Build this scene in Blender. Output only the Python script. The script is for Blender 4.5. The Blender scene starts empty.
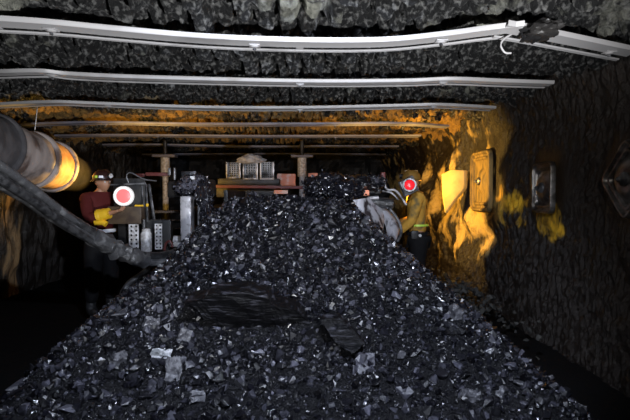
import bpy, bmesh, math, random
import numpy as np
from mathutils import Vector, Matrix, noise, Euler

random.seed(7)
rng = np.random.default_rng(7)
scene = bpy.context.scene
COL = scene.collection
PI = math.pi

# ------------------------------------------------------------------ camera
CAMZ, F = 1.45, 480.0
VX, VY = 300.0, 195.0                      # where the level, straight-ahead direction falls in the frame
cam_d = bpy.data.cameras.new('camera'); cam = bpy.data.objects.new('camera', cam_d); COL.objects.link(cam)
cam_d.sensor_width = 36; cam_d.lens = F / 630 * 36; cam_d.clip_start = 0.02
yaw = math.atan((315 - VX) / F); pitch = math.atan((210 - VY) / F)
cam.location = (0, 0, CAMZ); cam.rotation_euler = (PI / 2 - pitch, 0, -yaw)
scene.camera = cam


def at(px, py, Y):
    return Vector(((px - VX) / F * Y, Y, CAMZ + (VY - py) / F * Y))


def on_roof(px, py, z):
    Y = (z - CAMZ) * F / (VY - py)
    return Vector(((px - VX) / F * Y, Y, z))


# ------------------------------------------------------------------ materials
def mat(name, base, rough=0.5, metal=0.0, spec=0.5, noise_scale=0, base2=None, lo=0.4, hi=0.6, bump=0.0,
        bump_scale=30, stretch=(1, 1, 1), rot=(0, 0, 0), emit=None, emit_s=0, coat=0, rough2=None):
    m = bpy.data.materials.new(name); m.use_nodes = True
    nt = m.node_tree; b = nt.nodes['Principled BSDF']
    b.inputs['Base Color'].default_value = (*base, 1)
    b.inputs['Roughness'].default_value = rough
    b.inputs['Metallic'].default_value = metal
    b.inputs['Specular IOR Level'].default_value = spec
    b.inputs['Coat Weight'].default_value = coat
    tc = nt.nodes.new('ShaderNodeTexCoord'); mp = nt.nodes.new('ShaderNodeMapping')
    mp.inputs['Scale'].default_value = stretch; mp.inputs['Rotation'].default_value = rot
    nt.links.new(tc.outputs['Object'], mp.inputs['Vector'])
    if base2 is not None or rough2 is not None:
        n = nt.nodes.new('ShaderNodeTexNoise'); n.inputs['Scale'].default_value = noise_scale
        n.inputs['Detail'].default_value = 6
        nt.links.new(mp.outputs[0], n.inputs['Vector'])
        r = nt.nodes.new('ShaderNodeMapRange'); r.inputs[1].default_value = lo; r.inputs[2].default_value = hi
        nt.links.new(n.outputs['Fac'], r.inputs[0])
        if base2 is not None:
            mx = nt.nodes.new('ShaderNodeMix'); mx.data_type = 'RGBA'
            mx.inputs[6].default_value = (*base, 1); mx.inputs[7].default_value = (*base2, 1)
            nt.links.new(r.outputs[0], mx.inputs[0]); nt.links.new(mx.outputs[2], b.inputs['Base Color'])
        if rough2 is not None:
            rr = nt.nodes.new('ShaderNodeMapRange'); rr.inputs[3].default_value = rough; rr.inputs[4].default_value = rough2
            nt.links.new(r.outputs[0], rr.inputs[0]); nt.links.new(rr.outputs[0], b.inputs['Roughness'])
    if bump:
        n2 = nt.nodes.new('ShaderNodeTexNoise'); n2.inputs['Scale'].default_value = bump_scale
        n2.inputs['Detail'].default_value = 5; n2.inputs['Roughness'].default_value = 0.65
        nt.links.new(mp.outputs[0], n2.inputs['Vector'])
        bp = nt.nodes.new('ShaderNodeBump'); bp.inputs['Strength'].default_value = bump; bp.inputs['Distance'].default_value = 0.02
        nt.links.new(n2.outputs['Fac'], bp.inputs['Height']); nt.links.new(bp.outputs[0], b.inputs['Normal'])
    if emit:
        b.inputs['Emission Color'].default_value = (*emit, 1); b.inputs['Emission Strength'].default_value = emit_s
    return m


M = {}
M['coal'] = mat('coal', (.020, .021, .027), .30, spec=.75, noise_scale=9, base2=(.052, .054, .066), lo=.35, hi=.7,
                bump=.55, bump_scale=60, rough2=.55)


def coal_mat(name, c0, c1, c2, r0, r1, spec):
    m = bpy.data.materials.new(name); m.use_nodes = True
    nt = m.node_tree; b = nt.nodes['Principled BSDF']; N = nt.nodes.new; L = nt.links.new
    g = N('ShaderNodeNewGeometry'); oi = N('ShaderNodeObjectInfo')
    ad = N('ShaderNodeMath'); ad.operation = 'ADD'; L(g.outputs['Random Per Island'], ad.inputs[0]); L(oi.outputs['Random'], ad.inputs[1])
    fc = N('ShaderNodeMath'); fc.operation = 'FRACT'; L(ad.outputs[0], fc.inputs[0])
    cr = N('ShaderNodeValToRGB'); e = cr.color_ramp.elements
    e[0].position = 0; e[0].color = (*c0, 1); e[1].position = 1; e[1].color = (*c2, 1)
    x = e.new(.62); x.color = (*c1, 1); x = e.new(.95); x.color = tuple(a * .55 for a in c2) + (1,)
    L(fc.outputs[0], cr.inputs[0])
    tc = N('ShaderNodeTexCoord'); n = N('ShaderNodeTexNoise'); n.inputs['Scale'].default_value = 38; n.inputs['Detail'].default_value = 5
    n.inputs['Roughness'].default_value = .7; L(tc.outputs['Object'], n.inputs['Vector'])
    mr = N('ShaderNodeMapRange'); mr.inputs[1].default_value = .35; mr.inputs[2].default_value = .65; mr.inputs[3].default_value = .45; mr.inputs[4].default_value = 1.5
    L(n.outputs['Fac'], mr.inputs[0])
    vm = N('ShaderNodeVectorMath'); vm.operation = 'SCALE'; L(cr.outputs[0], vm.inputs[0]); L(mr.outputs[0], vm.inputs['Scale']); L(vm.outputs[0], b.inputs['Base Color'])
    m2 = N('ShaderNodeMath'); m2.operation = 'MULTIPLY'; m2.inputs[1].default_value = 7.31; L(fc.outputs[0], m2.inputs[0])
    f2 = N('ShaderNodeMath'); f2.operation = 'FRACT'; L(m2.outputs[0], f2.inputs[0])
    rr = N('ShaderNodeMapRange'); rr.inputs[3].default_value = r0; rr.inputs[4].default_value = r1; L(f2.outputs[0], rr.inputs[0]); L(rr.outputs[0], b.inputs['Roughness'])
    b.inputs['Specular IOR Level'].default_value = spec
    bp = N('ShaderNodeBump'); bp.inputs['Strength'].default_value = .35; bp.inputs['Distance'].default_value = .008
    L(n.outputs['Fac'], bp.inputs['Height']); L(bp.outputs[0], b.inputs['Normal'])
    return m


M['coal'] = coal_mat('coal', (.002, .002, .003), (.009, .009, .0135), (.11, .11, .14), .14, .46, .85)
M['fines'] = mat('coal_fines', (.003, .003, .0045), .45, spec=.35, bump=1.0, bump_scale=55)
M['coal_bright'] = mat('coal_bright', (.04, .04, .048), .3, spec=.9, noise_scale=22, base2=(.15, .15, .165), bump=.6, bump_scale=50)
M['stone_pale'] = mat('stone_pale', (.75, .76, .8), .6, noise_scale=20, base2=(.22, .23, .24), bump=.5)
M['coal_slab'] = mat('coal_slab', (.002, .002, .003), .5, spec=.25, noise_scale=6, base2=(.06, .06, .075), lo=.56, hi=.70,
                     bump=1.0, bump_scale=7, stretch=(1.3, 2, 9), rot=(0, math.radians(-14), 0))
M['floor'] = mat('floor_fines', (.004, .004, .0045), .9, spec=.1, bump=.6, bump_scale=12)
M['strap'] = mat('galvanised', (.38, .37, .375), .5, metal=.1, noise_scale=3, base2=(.22, .21, .21), lo=.55, hi=.8)
M['strap_far_shade'] = mat('galvanised_far_shade', (.21, .21, .27), .6, metal=.1, noise_scale=3, base2=(.15, .145, .18))  # darker, bluer copy: weaker, less orange light painted into the far straps
M['steel_dark'] = mat('steel_dark', (.012, .012, .013), .45, metal=.2, noise_scale=8, base2=(.03, .028, .027), bump=.3)
M['steel_plate'] = mat('steel_plate', (.34, .33, .325), .30, metal=.9, noise_scale=10, base2=(.12, .11, .10), bump=.15)
M['steel_mid'] = mat('steel_mid', (.20, .20, .21), .4, metal=.5, noise_scale=7, base2=(.03, .03, .032), lo=.42, hi=.62, bump=.2)
M['steel_pale'] = mat('steel_pale', (.42, .41, .43), .4, metal=.3, noise_scale=9, base2=(.07, .065, .065), lo=.47, hi=.62, bump=.15)
M['silver'] = mat('silver_chute', (.62, .62, .68), .3, metal=.5, noise_scale=6, base2=(.05, .04, .045), lo=.5, hi=.62, bump=.1,
                  stretch=(2, 2, .7))
M['white'] = mat('white_paint', (.7, .7, .72), .45, noise_scale=25, base2=(.4, .38, .37))
M['rubber'] = mat('rubber', (.012, .012, .013), .32, spec=.6, noise_scale=20, base2=(.04, .04, .042), bump=.5, bump_scale=40)
M['rubber_grey'] = mat('rubber_grey', (.05, .05, .053), .33, spec=.7, noise_scale=12, base2=(.16, .16, .165), lo=.5, hi=.7,
                       bump=.6, bump_scale=30)
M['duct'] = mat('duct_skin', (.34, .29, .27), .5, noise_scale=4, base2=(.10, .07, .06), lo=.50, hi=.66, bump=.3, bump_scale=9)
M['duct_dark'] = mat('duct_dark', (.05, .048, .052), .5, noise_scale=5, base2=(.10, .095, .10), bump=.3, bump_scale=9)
M['duct_end_shade'] = mat('duct_end_shade', (.012, .012, .014), .7, spec=.2, noise_scale=5, base2=(.022, .02, .022), bump=.3)  # darkened so the flexible end looks unlit
M['maroon'] = mat('maroon_cloth', (.085, .013, .012), .8, spec=.2, bump=.4, bump_scale=12)
M['ochre_cloth'] = mat('ochre_cloth', (.55, .30, .05), .8, spec=.2, noise_scale=7, base2=(.16, .12, .05), lo=.5, hi=.68,
                       bump=.5, bump_scale=12)
M['dark_cloth'] = mat('dark_cloth', (.008, .008, .009), .85, spec=.2, bump=.4, bump_scale=14)
M['skin'] = mat('skin', (.38, .19, .11), .55)
M['helmet_dark'] = mat('helmet_dark', (.03, .012, .010), .3)
M['helmet_ochre'] = mat('helmet_ochre', (.22, .12, .025), .45)
M['yellow'] = mat('reflective_yellow', (.85, .50, .02), .5)
M['lime'] = mat('reflective_lime', (.60, .85, .10), .4)
M['tape'] = mat('reflective_white', (.85, .85, .88), .35)
M['red'] = mat('red_paint', (.12, .015, .014), .5, noise_scale=14, base2=(.12, .03, .025))
M['salmon'] = mat('salmon_paint', (.9, .30, .16), .5, noise_scale=11, base2=(.9, .6, .5), lo=.5, hi=.65)
M['brown'] = mat('brown_panel', (.05, .03, .02), .5, noise_scale=10, base2=(.09, .06, .035))
M['lens_pink'] = mat('lens_pink', (.75, .12, .12), .3, emit=(1, .30, .30), emit_s=.55)
M['lens_red'] = mat('lens_red', (.7, .01, .02), .25, emit=(1, .02, .03), emit_s=.55)
M['glow'] = mat('lamp_glass', (1, .7, .3), .3, emit=(1, .55, .14), emit_s=6)
M['glow_w'] = mat('lamp_glass_white', (1, 1, 1), .3, emit=(.9, .95, 1), emit_s=2)
M['eye'] = mat('eye', (.6, .6, .6), .2)


def rock_mat(name, black, black2, dust, region, nscale=1.6, stretch=(1, 1, 1), rough=.4, spec=.6, bump=.8, bscale=22, near_rock_or_light=None, bdist=.03, speck=(11, 0, 1)):
    """Black coal with patches of pale rock dust and painted lamp light; region(nt, sep) gives the threshold shift along the entry."""
    m = bpy.data.materials.new(name); m.use_nodes = True
    nt = m.node_tree; b = nt.nodes['Principled BSDF']; N = nt.nodes.new; L = nt.links.new
    tc = N('ShaderNodeTexCoord'); mp = N('ShaderNodeMapping'); mp.inputs['Scale'].default_value = stretch
    L(tc.outputs['Object'], mp.inputs[0])
    n = N('ShaderNodeTexNoise'); n.inputs['Scale'].default_value = nscale; n.inputs['Detail'].default_value = 8
    n.inputs['Roughness'].default_value = .6; L(mp.outputs[0], n.inputs['Vector'])
    sep = N('ShaderNodeSeparateXYZ'); L(tc.outputs['Object'], sep.inputs[0])
    shift = region(nt, sep)                          # socket: 0 = no patches, 1 = many patches
    ad = N('ShaderNodeMath'); ad.operation = 'ADD'; L(n.outputs['Fac'], ad.inputs[0]); L(shift, ad.inputs[1])
    r = N('ShaderNodeMapRange'); r.inputs[1].default_value = .98; r.inputs[2].default_value = 1.08
    L(ad.outputs[0], r.inputs[0])
    n3 = N('ShaderNodeTexNoise'); n3.inputs['Scale'].default_value = speck[0]; n3.inputs['Detail'].default_value = 4
    L(mp.outputs[0], n3.inputs['Vector'])
    mb = N('ShaderNodeMix'); mb.data_type = 'RGBA'; mb.inputs[6].default_value = (*black, 1); mb.inputs[7].default_value = (*black2, 1)
    sp = N('ShaderNodeMapRange'); sp.inputs[1].default_value = speck[1]; sp.inputs[2].default_value = speck[2]; L(n3.outputs['Fac'], sp.inputs[0])
    L(sp.outputs[0], mb.inputs[0])
    mx = N('ShaderNodeMix'); mx.data_type = 'RGBA'; mx.inputs[7].default_value = (*dust, 1)  # dust colour; lamp ochre painted in on left rib and far roof
    if near_rock_or_light:                                   # nearer patch colour: lamp yellow painted on the right rib, pale rock on the roof
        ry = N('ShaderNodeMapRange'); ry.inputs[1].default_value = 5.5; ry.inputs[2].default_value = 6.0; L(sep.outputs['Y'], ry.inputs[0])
        ms = N('ShaderNodeMix'); ms.data_type = 'RGBA'; ms.inputs[6].default_value = (*near_rock_or_light, 1); ms.inputs[7].default_value = (*dust, 1)
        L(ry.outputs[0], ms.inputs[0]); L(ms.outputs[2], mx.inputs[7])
    L(mb.outputs[2], mx.inputs[6]); L(r.outputs[0], mx.inputs[0]); L(mx.outputs[2], b.inputs['Base Color'])
    rr = N('ShaderNodeMapRange'); rr.inputs[3].default_value = rough; rr.inputs[4].default_value = .85
    L(r.outputs[0], rr.inputs[0]); L(rr.outputs[0], b.inputs['Roughness'])
    b.inputs['Specular IOR Level'].default_value = spec
    n2 = N('ShaderNodeTexNoise'); n2.inputs['Scale'].default_value = bscale; n2.inputs['Detail'].default_value = 6
    n2.inputs['Roughness'].default_value = .7; L(mp.outputs[0], n2.inputs['Vector'])
    bp = N('ShaderNodeBump'); bp.inputs['Strength'].default_value = bump; bp.inputs['Distance'].default_value = bdist
    L(n2.outputs['Fac'], bp.inputs['Height']); L(bp.outputs[0], b.inputs['Normal'])
    return m


def ramp_y(points):
    def region(nt, sep):
        cr = nt.nodes.new('ShaderNodeFloatCurve')
        c = cr.mapping.curves[0]
        mr = nt.nodes.new('ShaderNodeMapRange'); mr.inputs[1].default_value = 0; mr.inputs[2].default_value = 14
        nt.links.new(sep.outputs['Y'], mr.inputs[0]); nt.links.new(mr.outputs[0], cr.inputs['Value'])
        pts = [(y / 14, v) for y, v in points]
        c.points[0].location = pts[0]; c.points[1].location = pts[-1]
        for p in pts[1:-1]: c.points.new(*p)
        for p in c.points: p.handle_type = 'VECTOR'
        cr.mapping.update()
        return cr.outputs[0]
    return region


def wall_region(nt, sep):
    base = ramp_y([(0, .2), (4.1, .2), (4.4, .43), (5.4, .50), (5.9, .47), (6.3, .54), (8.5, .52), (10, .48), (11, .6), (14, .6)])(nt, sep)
    # lamp yellow is painted in a chest-high belt nearby; farther on patches lie nearly everywhere
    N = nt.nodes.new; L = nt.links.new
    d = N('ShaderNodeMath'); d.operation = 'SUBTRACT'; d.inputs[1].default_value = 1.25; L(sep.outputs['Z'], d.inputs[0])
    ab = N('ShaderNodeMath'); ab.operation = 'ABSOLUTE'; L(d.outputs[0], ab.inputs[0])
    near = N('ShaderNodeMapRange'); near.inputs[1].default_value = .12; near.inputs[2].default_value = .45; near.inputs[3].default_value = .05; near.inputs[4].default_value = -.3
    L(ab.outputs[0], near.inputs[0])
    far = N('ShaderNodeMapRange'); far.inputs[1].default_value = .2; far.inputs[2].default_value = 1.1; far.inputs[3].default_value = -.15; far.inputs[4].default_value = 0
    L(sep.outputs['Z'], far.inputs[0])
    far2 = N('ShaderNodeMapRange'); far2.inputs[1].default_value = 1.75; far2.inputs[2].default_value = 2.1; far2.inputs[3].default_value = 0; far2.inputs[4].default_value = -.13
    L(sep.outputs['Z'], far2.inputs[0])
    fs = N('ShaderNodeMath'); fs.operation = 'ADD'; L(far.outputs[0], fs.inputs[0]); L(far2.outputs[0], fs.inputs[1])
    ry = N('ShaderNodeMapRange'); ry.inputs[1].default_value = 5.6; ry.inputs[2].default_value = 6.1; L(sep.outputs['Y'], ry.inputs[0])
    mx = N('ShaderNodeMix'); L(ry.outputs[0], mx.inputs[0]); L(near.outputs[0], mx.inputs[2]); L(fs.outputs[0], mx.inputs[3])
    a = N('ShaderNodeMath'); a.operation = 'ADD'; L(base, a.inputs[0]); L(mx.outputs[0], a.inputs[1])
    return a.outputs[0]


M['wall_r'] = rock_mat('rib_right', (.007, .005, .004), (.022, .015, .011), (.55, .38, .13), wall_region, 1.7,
                       stretch=(1, 1.6, .9), rough=.42, spec=.55, bump=.9, bscale=24, near_rock_or_light=(.85, .48, .02))  # near patches are lamp light painted onto the rib
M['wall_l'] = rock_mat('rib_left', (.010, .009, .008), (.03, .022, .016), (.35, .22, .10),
                       ramp_y([(0, .2), (5, .35), (6.0, .54), (7.2, .54), (7.6, .3), (14, .3)]), 1.6, stretch=(1, 2.2, .5))  # ochre stretch paints in the part of the rib that the lamp lights


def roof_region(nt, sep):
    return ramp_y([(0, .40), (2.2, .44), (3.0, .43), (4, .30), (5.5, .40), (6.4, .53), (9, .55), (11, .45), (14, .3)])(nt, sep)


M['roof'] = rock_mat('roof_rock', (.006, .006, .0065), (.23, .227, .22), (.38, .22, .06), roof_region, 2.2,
                     stretch=(1, .6, 1), rough=.6, spec=.5, bump=1.0, bscale=42, near_rock_or_light=(.30, .30, .25), bdist=.09, speck=(30, .50, .70))  # far ochre puts more of the orange lamp light into the colour

# ------------------------------------------------------------------ object helpers


def tag(o, label=None, cat=None, group=None, kind=None):
    if label: o['label'] = label
    if cat: o['category'] = cat
    if group: o['group'] = group
    if kind: o['kind'] = kind
    return o


def thing(name, label, cat, loc=(0, 0, 0), rz=0, group=None):
    o = bpy.data.objects.new(name, None); o.empty_display_size = .1; COL.objects.link(o)
    o.location = loc; o.rotation_euler = (0, 0, rz)
    return tag(o, label, cat, group)


class MB:
    def __init__(s): s.bm = bmesh.new()

    def _add(s, geom_bm, mx=None):
        if mx is not None: geom_bm.transform(mx)
        me = bpy.data.meshes.new('t'); geom_bm.to_mesh(me); geom_bm.free()
        s.bm.from_mesh(me); bpy.data.meshes.remove(me); return s

    def box(s, c, size, rot=(0, 0, 0), bev=.008):
        b = bmesh.new(); bmesh.ops.create_cube(b, size=1)
        bmesh.ops.scale(b, vec=size, verts=b.verts)
        if bev: bmesh.ops.bevel(b, geom=b.edges[:], offset=min(bev, min(size) * .3), segments=2, affect='EDGES', profile=.6)
        return s._add(b, Matrix.Translation(c) @ Euler(rot).to_matrix().to_4x4())

    def bar(s, a, b_, w, h, bev=.006, roll=0):
        a, b_ = Vector(a), Vector(b_); d = b_ - a
        q = d.to_track_quat('Y', 'Z')
        b = bmesh.new(); bmesh.ops.create_cube(b, size=1); bmesh.ops.scale(b, vec=(w, d.length, h), verts=b.verts)
        if bev: bmesh.ops.bevel(b, geom=b.edges[:], offset=min(bev, w * .3, h * .3), segments=2, affect='EDGES', profile=.6)
        return s._add(b, Matrix.Translation((a + b_) / 2) @ q.to_matrix().to_4x4() @ Matrix.Rotation(roll, 4, 'Y'))

    def cyl(s, a, b_, r, r2=None, n=24, bev=.004):
        a, b_ = Vector(a), Vector(b_); d = b_ - a; L = d.length
        r2 = r if r2 is None else r2
        prof = [(0, 0), (max(r - bev, r * .3), 0), (r, bev), (r2, L - bev), (max(r2 - bev, r2 * .3), L), (0, L)]
        return s.lathe(prof, a, d, n)

    def lathe(s, prof, origin, axis, n=24):
        q = Vector(axis).to_track_quat('Z', 'Y')
        b = bmesh.new(); rings = []
        for r, z in prof:
            if r < 1e-6: rings.append([b.verts.new((0, 0, z))])
            else: rings.append([b.verts.new((r * math.cos(2 * PI * k / n), r * math.sin(2 * PI * k / n), z)) for k in range(n)])
        for r0, r1 in zip(rings, rings[1:]):
            for k in range(n):
                k2 = (k + 1) % n
                if len(r0) == 1 and len(r1) == 1: continue
                if len(r0) == 1: b.faces.new((r0[0], r1[k2], r1[k]))
                elif len(r1) == 1: b.faces.new((r0[k], r0[k2], r1[0]))
                else: b.faces.new((r0[k], r0[k2], r1[k2], r1[k]))
        bmesh.ops.recalc_face_normals(b, faces=b.faces)
        return s._add(b, Matrix.Translation(origin) @ q.to_matrix().to_4x4())

    def tube(s, pts, r, n=14, wob=0):
        pts = smooth_path(pts); P = len(pts)
        rad = r if callable(r) else (lambda t: r)
        b = bmesh.new(); rings = []; up = Vector((0, 0, 1))
        for i, p in enumerate(pts):
            d = (pts[min(i + 1, P - 1)] - pts[max(i - 1, 0)]).normalized()
            x = d.cross(up); x = x.normalized() if x.length > .05 else Vector((1, 0, 0))
            y = x.cross(d).normalized(); rr = rad(i / (P - 1))
            ring = []
            for k in range(n):
                a = 2 * PI * k / n
                q = rr * (1 + wob * noise.noise(Vector((i * .5, math.cos(a) * 2, math.sin(a) * 2))))
                ring.append(b.verts.new(p + x * (q * math.cos(a)) + y * (q * math.sin(a))))
            rings.append(ring)
        for r0, r1 in zip(rings, rings[1:]):
            for k in range(n):
                k2 = (k + 1) % n; b.faces.new((r0[k], r0[k2], r1[k2], r1[k]))
        b.faces.new(rings[0]); b.faces.new(rings[-1][::-1])
        bmesh.ops.recalc_face_normals(b, faces=b.faces)
        return s._add(b)

    def poly(s, outer, thick_vec, bev=.006):
        """closed outline (list of Vector) given a thickness vector"""
        b = bmesh.new(); vs = [b.verts.new(p) for p in outer]; f = b.faces.new(vs)
        g = bmesh.ops.extrude_face_region(b, geom=[f])
        bmesh.ops.translate(b, vec=thick_vec, verts=[v for v in g['geom'] if isinstance(v, bmesh.types.BMVert)])
        bmesh.ops.recalc_face_normals(b, faces=b.faces)
        if bev: bmesh.ops.bevel(b, geom=b.edges[:], offset=bev, segments=1, affect='EDGES')
        return s._add(b)

    def build(s, name, m, parent=None, smooth=True, world=True):
        me = bpy.data.meshes.new(name); s.bm.to_mesh(me); s.bm.free()
        me.materials.append(m)
        o = bpy.data.objects.new(name, me); COL.objects.link(o)
        if smooth: me.shade_smooth() if False else auto_smooth(me)
        if parent:
            o.parent = parent
            if world:
                o.matrix_parent_inverse = full_mx(parent).inverted()
        return o


def full_mx(o):
    m = o.matrix_basis.copy()
    if o.parent: m = full_mx(o.parent) @ o.matrix_parent_inverse @ m
    return m


def auto_smooth(me, ang=math.radians(38)):
    b = bmesh.new(); b.from_mesh(me)
    for f in b.faces: f.smooth = True
    for e in b.edges:
        if len(e.link_faces) == 2 and e.calc_face_angle(0) > ang: e.smooth = False
    b.to_mesh(me); b.free()


def smooth_path(pts, k=6):
    pts = [Vector(p) for p in pts]
    if len(pts) < 3: return [pts[0].lerp(pts[-1], t / 8) for t in range(9)]
    out = []
    for i in range(len(pts) - 1):
        p0 = pts[i - 1] if i else pts[0] * 2 - pts[1]; p1, p2 = pts[i], pts[i + 1]
        p3 = pts[i + 2] if i + 2 < len(pts) else p2 * 2 - p1
        for j in range(k):
            t = j / k
            out.append(.5 * ((2 * p1) + (p2 - p0) * t + (2 * p0 - 5 * p1 + 4 * p2 - p3) * t * t + (3 * p1 - p0 - 3 * p2 + p3) * t ** 3))
    out.append(pts[-1]); return out


def np_mesh(name, V, Fc, m, smooth=False):
    me = bpy.data.meshes.new(name)
    k = Fc.shape[1]
    me.vertices.add(len(V)); me.vertices.foreach_set('co', V.astype(np.float32).ravel())
    me.loops.add(Fc.size); me.loops.foreach_set('vertex_index', Fc.astype(np.int32).ravel())
    me.polygons.add(len(Fc)); me.polygons.foreach_set('loop_start', np.arange(0, Fc.size, k, dtype=np.int32))
    me.polygons.foreach_set('use_smooth', np.full(len(Fc), smooth))
    me.update(calc_edges=True); me.validate()
    me.materials.append(m)
    o = bpy.data.objects.new(name, me); COL.objects.link(o); return o


def grid(name, us, vs, fn, m, smooth=True, flip=False):
    V = np.array([fn(u, v) for v in vs for u in us]); nu, nv = len(us), len(vs)
    i = np.arange(nu * nv).reshape(nv, nu)
    Q = np.stack([i[:-1, :-1], i[:-1, 1:], i[1:, 1:], i[1:, :-1]], -1).reshape(-1, 4)
    if flip: Q = Q[:, ::-1]
    return np_mesh(name, V, Q, m, smooth)


def fr(x, y, z, H=1.0, octv=4):
    return noise.fractal(Vector((x, y, z)), H, 2.1, octv)


# ------------------------------------------------------------------ the entry: roof, ribs, floor
ZR = 2.43          # level of the roof straps
XR, XL = 2.42, -4.2


def roof_fn(x, y):
    wob = .35 * noise.noise(Vector((x * .6, y * .5, 3))) + .10 * noise.noise(Vector((x * 2, y * 2.5, 8)))
    u = (x + wob * .5 + (.34 if x > 0 else .15) * (y - 3) * math.copysign(min(1, abs(x) / 1.2), x) ) / .15
    fl = u - math.floor(u); idx = math.floor(u)
    ridge = max(0, min((fl - .08) / .14, (1 - fl) / .14, 1))                       # flat-topped picks marks with deep gaps
    chip = .5 + .5 * noise.noise(Vector((idx * 3.7, y * 3.2, 1)))
    chip2 = noise.noise(Vector((idx * 1.9, y * 9, 4)))
    jy = y + .04 * noise.noise(Vector((x * 5, y * 5, 0)))
    c1 = noise.cell(Vector((idx + .5, math.floor(jy / .11 + idx * .37) + .5, .5))); c2 = noise.cell(Vector((math.floor(u * 2.5) + .5, math.floor(jy / .05) + .5, 7.5)))
    g = ridge * (.25 + .6 * chip + .25 * chip2 + .5 * c1 + .22 * c2)
    rough = fr(x * 7, y * 7, 2, .7, 5)
    big = fr(x * .9, y * .7, 5)
    z = 2.64 - .125 * g - .034 * rough - .02 * big
    edge = max(0, abs(x + .9) - 2.9)                              # the roof rolls down into the ribs
    return (x, y, max(z, ZR + .025) - edge * edge * .55)


xs = np.arange(XL - .35, XR + .4, .03); ys = np.concatenate([np.arange(-1.0, 1.6, .1), np.arange(1.6, 6.5, .026), np.arange(6.5, 13.6, .07)])
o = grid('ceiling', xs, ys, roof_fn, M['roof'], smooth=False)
tag(o, kind='structure')

PLATES = [(4.60, 1.52, .46), (3.40, 1.565, .46), (6.22, 1.63, .72)]


def wall_r_off(y, z):
    """distance the rib stands in from its nominal line"""
    st = fr(y * 11, z * 3.5, 1, .8, 5) * .026 + fr(y * 26, z * 10, 7, .7, 3) * .020
    big = fr(y * .8, z * .8, 11) * (.05 + .09 * max(0, min(1, (y - 5) / 2)))
    jut = .0
    if y > 5.4: jut = .20 * noise.noise(Vector((y * 1.3, z * 1.6, 20))) * min(1, (y - 5.4) / .8)
    d = st + big + jut
    for (py, pz, r) in PLATES:
        q = math.hypot(y - py, z - pz) / r
        if q < 1: d *= max(0, q - .72) / .28 if q > .72 else 0
    return d


def wall_r_fn(y, z):
    top = max(0, z - 2.2)
    return (XR - wall_r_off(y, z) - top * .25, y, z)


ysr = np.concatenate([np.arange(-1.0, 2.6, .09), np.arange(2.6, 7.5, .022), np.arange(7.5, 13.6, .06)]); zs = np.arange(-.05, 2.62, .028)
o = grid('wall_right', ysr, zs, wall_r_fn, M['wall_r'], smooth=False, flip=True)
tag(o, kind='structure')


def wall_l_fn(y, z):
    d = fr(y * 7, z * 1.5, 31, .8, 5) * .06 + fr(y * .8, z * .7, 41) * .16
    return (XL + d, y, z)


ysl = np.arange(-1.0, 13.6, .06); zl = np.arange(-.05, 2.62, .06)
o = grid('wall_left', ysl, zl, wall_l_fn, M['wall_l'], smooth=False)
tag(o, kind='structure')


def back_fn(x, z):
    return (x, 13.4 - .25 * fr(x * 1.2, z * 1.2, 51) + .0, z)


o = grid('wall_back', np.arange(XL - .3, XR + .35, .09), np.arange(-.05, 2.62, .09), back_fn,
         mat('face_coal', (.008, .008, .008), .6, bump=.6), smooth=False)
tag(o, kind='structure')


def floor_fn(x, y):
    return (x, y, .03 * fr(x * 2, y * 2, 61) - .03)


o = grid('floor', np.arange(XL - .3, XR + .4, .09), np.arange(-1.0, 13.6, .1), floor_fn, M['floor'], smooth=True)
tag(o, kind='structure')

# ------------------------------------------------------------------ roof straps
STRAPS = [
    ([(-30, 30), (0, 31), (60, 34), (120, 39), (210, 45.5), (300, 48), (380, 47), (440, 41), (480, 35.5), (516, 31)], .24, 'strap',
     'nearest long pale steel roof strap, sweeping the full width and rising to the right'),
    ([(500, 31), (530, 36), (580, 45), (640, 56)], .25, 'strap',
     'short nearest roof strap at upper right, bent down towards the right rib'),
    ([(0, 79), (50, 77.5), (80, 80), (150, 82.5), (300, 85), (400, 84), (450, 82), (500, 83.5), (561, 85)], .20, 'strap',
     'second roof strap from the camera, its cut end showing on the right'),
    ([(0, 109), (60, 106), (100, 107), (200, 110), (300, 110), (400, 107.5), (440, 106.5), (494, 109)], .20, 'strap',
     'third roof strap from the camera, ending just short of the right rib'),
    ([(24, 128), (60, 126), (110, 125), (200, 126), (300, 125.5), (400, 124.5), (448, 127)], .20, 'strap_far_shade',
     'fourth roof strap from the camera, against the orange-lit roof'),
    ([(52, 138), (120, 137), (250, 137.5), (350, 137), (420, 136.5)], .22, 'strap_far_shade',
     'fifth roof strap from the camera, dim and orange-lit'),
    ([(70, 147), (150, 146), (250, 147.5), (330, 147), (398, 147)], .24, 'strap_far_shade',
     'sixth roof strap from the camera, dim in the distance'),
    ([(92, 156), (200, 155), (300, 154.5), (385, 155)], .28, 'strap_far_shade',
     'farthest roof strap, almost lost in the dark above the props'),
]
bolt_px = [[(60, 34), (250, 47), (440, 41)], [(530, 36), (612, 51)], [(60, 78), (300, 85), (440, 82)], [(115, 108), (300, 110), (430, 107)],
           [(115, 125), (330, 125)], [(150, 137), (330, 137)], [(250, 147)], []]
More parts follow.
